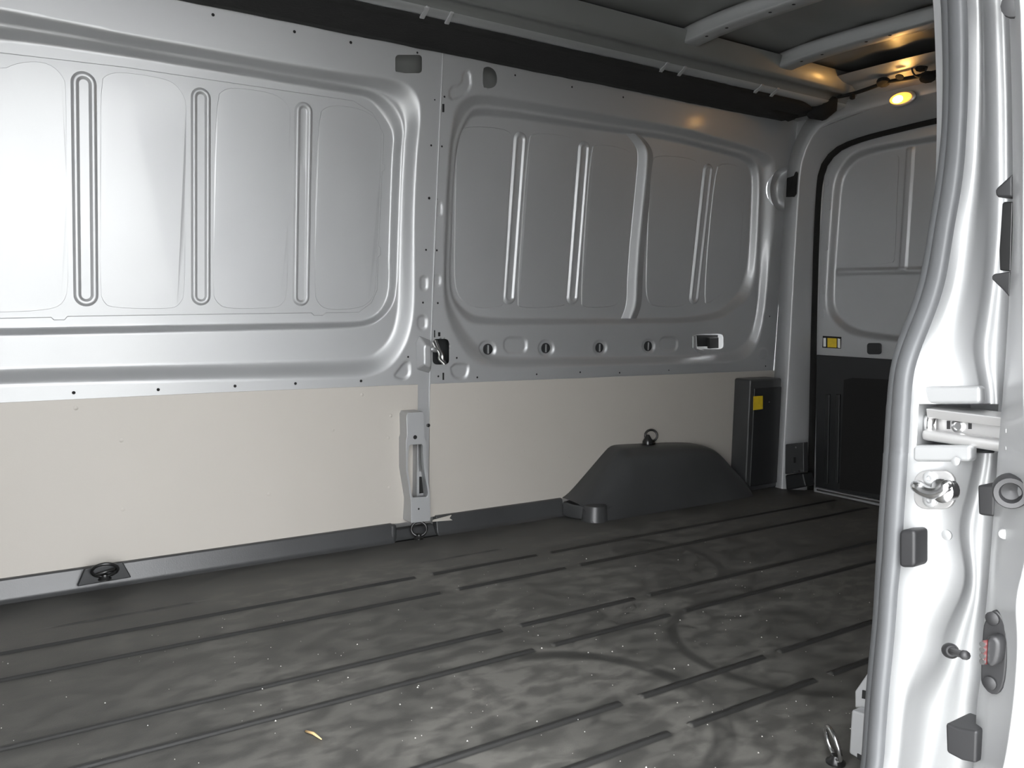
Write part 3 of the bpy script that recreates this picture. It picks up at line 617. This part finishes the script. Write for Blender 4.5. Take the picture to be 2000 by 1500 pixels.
rm = (rowsy[:-1] >= 788) & (rowsy[1:] <= 885); keep[np.ix_(rm, range(5, 13))] = False
jamb = gridmesh('door_jamb', P, 'silver', front, keep)
# pocket behind the slide rail
i0 = np.where(rowsy == 789)[0][0]; i1 = np.where(rowsy == 884)[0][0]
fr = P[i0:i1+1, 5:14]; bk = fr.copy(); bk[:, :, 0] = fr[:, :, 0].max()+.055
gridmesh('track_pocket', bk, 'silver', jamb, None, False)
for nm, a_, b_ in (('pocket_wall', fr[0], bk[0]), ('pocket_wall', fr[-1], bk[-1]), ('pocket_wall', fr[:, 0], bk[:, 0])):
    loft(nm, [a_, b_], 'silver', jamb, False)
# weatherstrip
scol = []
for s_ in np.linspace(0, 1, 25):
    if s_ < .36: bul = .006*math.sin(math.pi*s_/.36)**.7
    else: bul = .017*math.sin(math.pi*(s_-.36)/.64)**.6
    scol.append(cur(cB*(1-s_)+cC*s_, .030*(1-s_)-.034*s_, -bul))
scol.append(cur(cC, -.03, .02)); scol.append(cur(cB, .03, .02))
tag(loft('weatherstrip', scol, 'rubber', None, True, True), 'grey double-lobed rubber weatherstrip edging the sliding doorway', 'seal')
# jamb step ledges (horizontal pressings)
for (y0, y1, x0, x1, X, th) in ((752, 787, 1796, 1915, .970, .014), (868, 900, 1782, 1896, .962, .016)):
    prismX('jamb_step', rrect((x0+x1)/2, (y0+y1)/2+2, x1-x0, y1-y0, 8), X, th, 'silver', jamb, .004)
# sliding door edge
dr = tag(empty('door_3', (1.0, -.18, -.2)), 'open sliding door seen edge-on at the far right', 'door', kind='structure')
loft('door_edge', [cur(cF, -.150, .9), cur(cF, -.150, .02), cur(cF, -.152, .004), cur(cF+2, -.156), cur(.6*cF+.4*cG, -.178, -.002), cur(cG-1, -.206), cur(cG, -.210, .002), cur(cG+5, -.2125, .012), cur(cG+5, -.214, .9)], 'silver', dr)
# slide rail in the pocket
sr = tag(empty('slide_rail', tuple(on(1880, 870, 0, .99))), 'bright steel slide rail in the jamb pocket', 'rail')
def railprof(nm, pr, y0, y1, m, b=.002):
    A = np.array([(x_, y0, z_) for x_, z_ in pr]); B = A.copy(); B[:, 1] = y1; return prism3(nm, A, B, m, sr, b)
XR = .985
zt = lambda y, x=1880: on(x, y, 0, XR)[2]
yl = on(1820, 830, 0, XR)[1]; yr = -.155
railprof('rail_top', [(XR-.012, zt(822)), (XR-.016, zt(803)), (XR+.03, zt(801)), (XR+.03, zt(806)), (XR-.004, zt(808)), (XR-.004, zt(822))], yl, yr, 'steel')
railprof('rail_web', [(XR+.006, zt(822)), (XR+.012, zt(822)), (XR+.012, zt(850)), (XR+.006, zt(850))], yl, yr, 'steel', 0)
railprof('rail_bottom', [(XR-.016, zt(868)), (XR-.018, zt(848)), (XR-.012, zt(846)), (XR+.012, zt(848)), (XR+.03, zt(866))], yl+.003, yr, 'steel', .004)
c = on(1872, 832, 0, XR+.006); sc = lathe('rail_screw', [(.0085, .002), (.0085, -.001), (.005, -.0025), (.0042, -.001), (.001, -.001)], c, (1, 0, 0), 'chrome', sr, 16)
for x in (1852, 1894): prismX('rail_slot', [(x-3, 822), (x+3, 822), (x+3, 838), (x-3, 838)], XR+.0045, .002, 'buffer', sr)
tube('rail_roller', [on(1816, 812, 0, XR-.004), on(1816, 848, 0, XR-.004)], .007, 'chrome', sr)
# striker
st = tag(empty('door_striker', tuple(on(1825, 990, 0, .965))), 'bright steel door striker plate with loop and two bolts', 'striker')
XS_ = .958
prismX('striker_plate', rrect(1824, 957, 80, 76, 24), XS_, .006, 'steel', st, .0015)
lw = [on(x, y, 0, XS_-.012) for x, y in ((1792, 949), (1800, 957), (1815, 963), (1832, 963), (1846, 955), (1850, 948))]
lp2 = chaikin(np.vstack([[on(1791, 950, 0, XS_)], lw, [on(1851, 950, 0, XS_)]]), 2, False)
tube('striker_loop', lp2, .0075, 'chrome', st, 12)
lathe('striker_pin', [(.014, .004), (.014, -.010), (.010, -.014), (.003, -.015)], on(1848, 957, 0, XS_-.002), (1, 0, 0), 'chrome', st)
for y in (934, 977):
    b_ = lathe('striker_bolt', [(.0085, .002), (.0085, -.002), (.006, -.004), (.0035, -.004), (.003, -.001)], on(1817, y, 0, XS_), (1, 0, 0), 'silver', st, 16)
# buffers and fittings on the jamb
tag(prismX('rubber_buffer', rrect(1771, 1072, 32, 74, 9), .945, .03, 'buffer', None, .006), 'black rubber buffer block beside the weatherstrip', 'buffer')
tag(prismX('rubber_buffer', [(1908, 947), (1944, 950), (1942, 1010), (1910, 1006)], .925, .03, 'buffer', None, .003), 'black rubber block below the slide rail at the door edge', 'buffer')
tag(prismX('rubber_buffer', [(1846, 1412), (1872, 1422), (1908, 1428), (1906, 1492), (1878, 1486), (1848, 1470)], .900, .05, 'buffer', None, .003), 'dark block at the foot of the jamb by the door edge', 'buffer')
lathe('jamb_bolt', [(.005, .002), (.005, -.001), (.002, -.002)], on(1867, 901, 0, .958), (1, 0, 0), 'silver', jamb, 12)
lathe('jamb_bolt', [(.006, .002), (.006, -.001), (.002, -.002)], on(1849, 1045, 0, .957), (1, 0, 0), 'silver', jamb, 12)
pn = tag(empty('guide_pin', tuple(on(1858, 1273, 0, .93))), 'dark grey guide pin sticking out of the jamb', 'pin')
a_ = on(1856, 1271, 0, .93); b_ = on(1886, 1280, 0, .885)
ax_ = b_-a_; ax_ /= np.linalg.norm(ax_)
lathe('pin_base', [(.0085, -.004), (.0085, .004), (.006, .007)], a_, ax_, 'buffer', pn); tube('pin_shaft', [a_, b_-ax_*.008, b_-ax_*.006, b_], [.0042, .004, .0052, .0050], 'buffer', pn)
# fittings on the sliding door edge
cp = tag(empty('contact_plate', tuple(on(1940, 1355, 1, -.18))), 'black contact plate with red pins on the sliding door edge', 'plate')
XC = .895
prismX('plate_body', chaikin([(1936, 1191), (1950, 1195), (1966, 1222), (1966, 1290), (1960, 1340), (1948, 1357), (1932, 1356), (1917, 1338), (1914, 1325), (1918, 1240), (1921, 1215)], 1), XC, .02, 'buffer', cp, .003)
hs = prismX('contact_housing', chaikin([(1922, 1246), (1936, 1241), (1948, 1248), (1952, 1262), (1948, 1290), (1940, 1303), (1922, 1303)], 1), XC-.016, .018, 'buffer', cp, .004)
prismX('contact_face', [(1917, 1252), (1928, 1250), (1926, 1298), (1915, 1297)], XC-.017, .004, 'red', hs)
for y in (1258, 1269, 1281, 1292): lathe('contact_pin', [(.003, .001), (.003, -.002)], on(1920, y, 0, XC-.018), (1, 0, 0), 'chrome', hs, 8)
for x, y in ((1938, 1208), (1933, 1334)): lathe('plate_screw', [(.007, .001), (.007, -.001), (.004, -.0025)], on(x, y, 0, XC-.002), (1, 0, 0), 'buffer', cp, 14)
rbuf = tag(lathe('round_buffer', [(.0165, .02), (.0165, 0), (.015, -.004), (.0105, -.0035), (.0085, .006), (.001, .010)], on(1974, 962, 0, .880), (.9, .45, 0), 'buffer', None, 24), 'round black rubber socket on the sliding door edge', 'buffer')
lt = tag(empty('door_latch', tuple(on(1965, 575, 0, .93))), 'black latch with two pointed guides between jamb and sliding door', 'latch')
prismX('latch_guide', [(1942, 371), (1946, 366), (1978, 337), (1978, 386), (1948, 385), (1943, 382)], .915, .03, 'buffer', lt, .003)
prismX('latch_guide', [(1936, 540), (1940, 535), (1974, 530), (1972, 582), (1960, 568), (1937, 546)], .925, .03, 'buffer', lt, .003)
prismX('latch_body', [(1957, 398), (1960, 394), (1978, 394), (1974, 530), (1952, 528), (1951, 490)], .925, .03, 'wire', lt, .004)
lathe('edge_plug', [(.012, .004), (.012, -.003), (.006, -.005)], on(1984, 8, 0, .83), (1, .3, 0), 'buffer', dr, 16)
for x, y in ((1975, 842), (1975, 876), (1961, 1043)): lathe('edge_dimple', [(.006, .002), (.005, -.001), (.001, -.0015)], on(x, y, 0, .905), (1, .4, 0), 'silver', dr, 12)
# bracket and ring low behind the weatherstrip
bb = tag(empty('sill_bracket', (1.22, .10, 0)), 'grey folded steel bracket behind the foot of the weatherstrip', 'bracket')
prismX('bracket_plate', [(1698, 1308), (1669, 1350), (1669, 1384), (1712, 1384), (1712, 1308)], 1.17, .01, 'silver', bb, .003)
prismX('bracket_channel', [(1662, 1386), (1712, 1402), (1712, 1500), (1690, 1490), (1657, 1472)], 1.15, .03, 'silver', bb, .004)
prismX('bracket_slot', [(1684, 1348), (1692, 1350), (1692, 1366), (1683, 1364)], 1.168, .002, 'dark', bb)
prismX('bracket_slot', [(1674, 1472), (1684, 1477), (1684, 1487), (1674, 1482)], 1.148, .002, 'dark', bb)

# ================================================================== THINGS IN THE LOAD BAY
# wheel arch cover
arch = tag(empty('wheel_arch_cover', (2.2, 1.66, 0)), 'black moulded wheel arch cover at the foot of the far wall', 'wheel arch')
def aprof(inset, ztop, x0, x1, sl0, sl1, y):
    return None
tx = [on(x, y, 1, 1.757) for x, y in ((1098, 972), (1112, 962), (1150, 918), (1184, 878), (1192, 871), (1204, 868), (1260, 866), (1300, 864), (1345, 864), (1362, 868), (1376, 876), (1398, 904), (1415, 924), (1421, 936))]
bx0 = np.array([[p[0], p[2]] for p in tx])
d_ = np.r_[0, np.cumsum(np.linalg.norm(np.diff(chaikin(bx0, 2, False), axis=0), axis=1))]; cpx = chaikin(bx0, 2, False); tt = np.linspace(0, d_[-1], 64)
prof = np.stack([np.interp(tt, d_, cpx[:, i]) for i in (0, 1)], 1)
x0, x1 = prof[0, 0], prof[-1, 0]; zt_ = prof[:, 1].max(); xc = (x0+x1)/2
def sec(y, sx, sz, zoff=0): return np.stack([xc+(prof[:, 0]-xc)*sx, np.full(64, y), np.maximum(prof[:, 1]*sz+zoff, 0)], 1)
cv = [sec(1.757, 1, 1), sec(1.71, 1, 1), sec(1.69, 1, .985), sec(1.665, .995, .93), sec(1.648, .99, .84), sec(1.632, .98, .62), sec(1.620, .97, .40), sec(1.610, .96, .18), sec(1.602, .955, 0)]
loft('cover_shell', cv, 'black', arch)
# raised crease band and flange of the cover
lathe('cover_foot', [(.048, 0), (.046, .004), (.042, .050), (.040, .054), (.030, .056), (.0, .058)], on(1170, 1021, 2, 0)+np.array([.012, .040, 0]), (0, 0, 1), 'black', arch, 32)
fp = chaikin([(x0-.015, 1.757), (x0-.012, 1.70), (x0+.004, 1.665), (x0+.030, 1.635), (x0+.060, 1.62), (x0+.10, 1.615), (x0+.16, 1.62), (x0+.18, 1.757)], 2)
A = np.array([(a_, b_, .0) for a_, b_ in fp]); B = A.copy(); B[:, 2] = .050; prism3('cover_flange', A, B, 'black', arch, .006)
fc = cv[2][10:54]; 
loft('cover_crease', [sec(y, s, z)[14:26]+np.array([0, -.002, .001]) for y, s, z in ((1.688, 1, .98), (1.665, .995, .93), (1.648, .99, .84), (1.633, .98, .63), (1.622, .97, .42))], 'black', arch)
def tiedown(loc, yaw, tilt, label, R=.026, m='wire', roll=0):
    t = tag(empty('tie_down_ring', tuple(loc)), label, 'ring', 'lashing rings of the load bay')
    lathe('ring_base', [(.016, 0), (.016, .003), (.010, .008), (.008, .014), (.003, .016)], loc, (0, 0, 1), 'wire', t, 14)
    Rm = Matrix.Rotation(yaw, 4, 'Z') @ Matrix.Rotation(tilt, 4, 'X'); pts = []
    for k in range(28):
        a = 2*math.pi*k/28; v = Vector((R*math.cos(a), 0, R*.92+R*.92*math.sin(a))); pts.append(Vector([float(q) for q in loc])+Vector((0, 0, .009))+Rm @ v)
    tube('ring', pts, .0042, m, t, 8, True); return t
tl = tiedown(on(205, 1132, 1, 1.716), -.12, .70, 'black lashing ring against the skirt below the left lining board', .030)
prismY('ring_shade_plate', [(151, 1146), (166, 1111), (240, 1098), (257, 1128)], 1.7195, .012, 'trim', tl, .003)  # flat dark plate stands in for the shadowed recess around the ring
tube('ring_bar', [on(183, 1124, 1, 1.712), on(226, 1111, 1, 1.712)], .0040, 'wire', tl)
tiedown(on(818, 1052, 2, .002), -.5, -.15, 'black lashing ring standing under the steel bracket', .024)
tz = on(1272, 866, 1, 1.735); tiedown((tz[0], 1.735, zt_-.004), -.5, -.2, 'small lashing ring on top of the wheel arch cover', .023)
lathe('ring_puck', [(.020, 0), (.020, .010), (.014, .020), (.006, .034)], (tz[0]-.018, 1.735, zt_-.004), (0, 0, 1), 'wire', arch, 14)
g_ = on(1632, 1490, 2, .0); tiedown((g_[0], g_[1], 0), 1.0, -.25, 'lashing ring at the foot of the grey sill bracket', .028, 'chrome')
# black corner box with yellow label
cb = tag(empty('corner_box', (2.77, 1.72, 0)), 'black plastic corner cover box with a yellow label', 'box')
XB, YB, ZB = 2.672, 1.672, .458
o = box('box_body', (XB, YB, 0), (2.865, 1.758, ZB), 'black', cb, .008)
pnl = box('box_panel', (XB+.022, YB-.004, .02), (2.862, YB+.01, ZB-.035), 'trim', cb, .004)
A = np.array([on(x, y, 1, YB-.0055) for x, y in ((1472, 774), (1490, 773), (1490, 799), (1472, 801))]); prism3('box_label', A, A+np.array([0, .002, 0]), 'yellow', cb)
lathe('box_screw', [(.003, .001), (.003, -.001)], on(1502, 785, 1, YB-.005), (0, 1, 0), 'chrome', cb, 8)
# courtesy lamp on the header
lm = tag(empty('courtesy_lamp', tuple(on(1760, 205, 0, 2.85))), 'small glowing amber courtesy lamp on the rear header', 'lamp')
c = on(1759, 192, 0, 2.835)
def ell(nm, c, a, b, h, m, par):
    V = []; f = []; n = 24; K = 7
    for i in range(K):
        t = i/(K-1)*math.pi/2
        for k in range(n):
            an = 2*math.pi*k/n; V.append((c[0]-h*math.sin(t), c[1]+a*math.cos(t)*math.cos(an), c[2]+b*math.cos(t)*math.sin(an)-.3*h*math.sin(t)))
    for i in range(K-1):
        for k in range(n): f.append([i*n+k, i*n+(k+1) % n, (i+1)*n+(k+1) % n, (i+1)*n+k])
    f.append(list(range(n))); return pyd(nm, V, f, m, par, True)
ell('lamp_base', c+np.array([.012, 0, 0]), .052, .026, .012, 'bow', lm)
ell('lamp_lens', c, .042, .020, .012, 'lens', lm)
ell('lamp_bulb', c+np.array([-.010, .004, -.004]), .020, .013, .007, 'lamp', lm)
pl = bpy.data.lights.new('lamp_glow', 'POINT'); pl.energy = .006; pl.color = (1, .55, .2); pl.shadow_soft_size = .02
po = bpy.data.objects.new('lamp_glow', pl); COL.objects.link(po); po.location = Vector(c+np.array([-.045, 0, -.02])); po.parent = lm
bpy.context.view_layer.update(); po.matrix_parent_inverse = lm.matrix_world.inverted()
# litter on the floor
a_ = on(597, 1428, 2, .003); b_ = on(628, 1444, 2, .002)
tag(tube('straw', [a_, .5*(a_+b_)+np.array([0, .001, .003]), b_], [.0022, .0026, .0010], 'straw', None, 6), 'short straw lying on the dusty floor', 'straw')
V = []; f = []
for i in range(420):
    u_, v_ = rng.random(2); x = .05+u_*2.0; y = .15+1.25*v_**1.3; s_ = .0009+.0014*rng.random()**3; b0 = len(V)
    th = rng.random()*6.28; zf = .0002
    for k in range(3): V.append((x+s_*math.cos(th+k*2.1), y+s_*math.sin(th+k*2.1), zf))
    V.append((x, y, zf+s_*1.1)); f += [[b0, b0+1, b0+2], [b0, b0+3, b0+1], [b0+1, b0+3, b0+2], [b0+2, b0+3, b0]]
tag(pyd('floor_grit', V, f, 'dust'), 'fine pale grit scattered over the black floor', 'grit', kind='stuff')
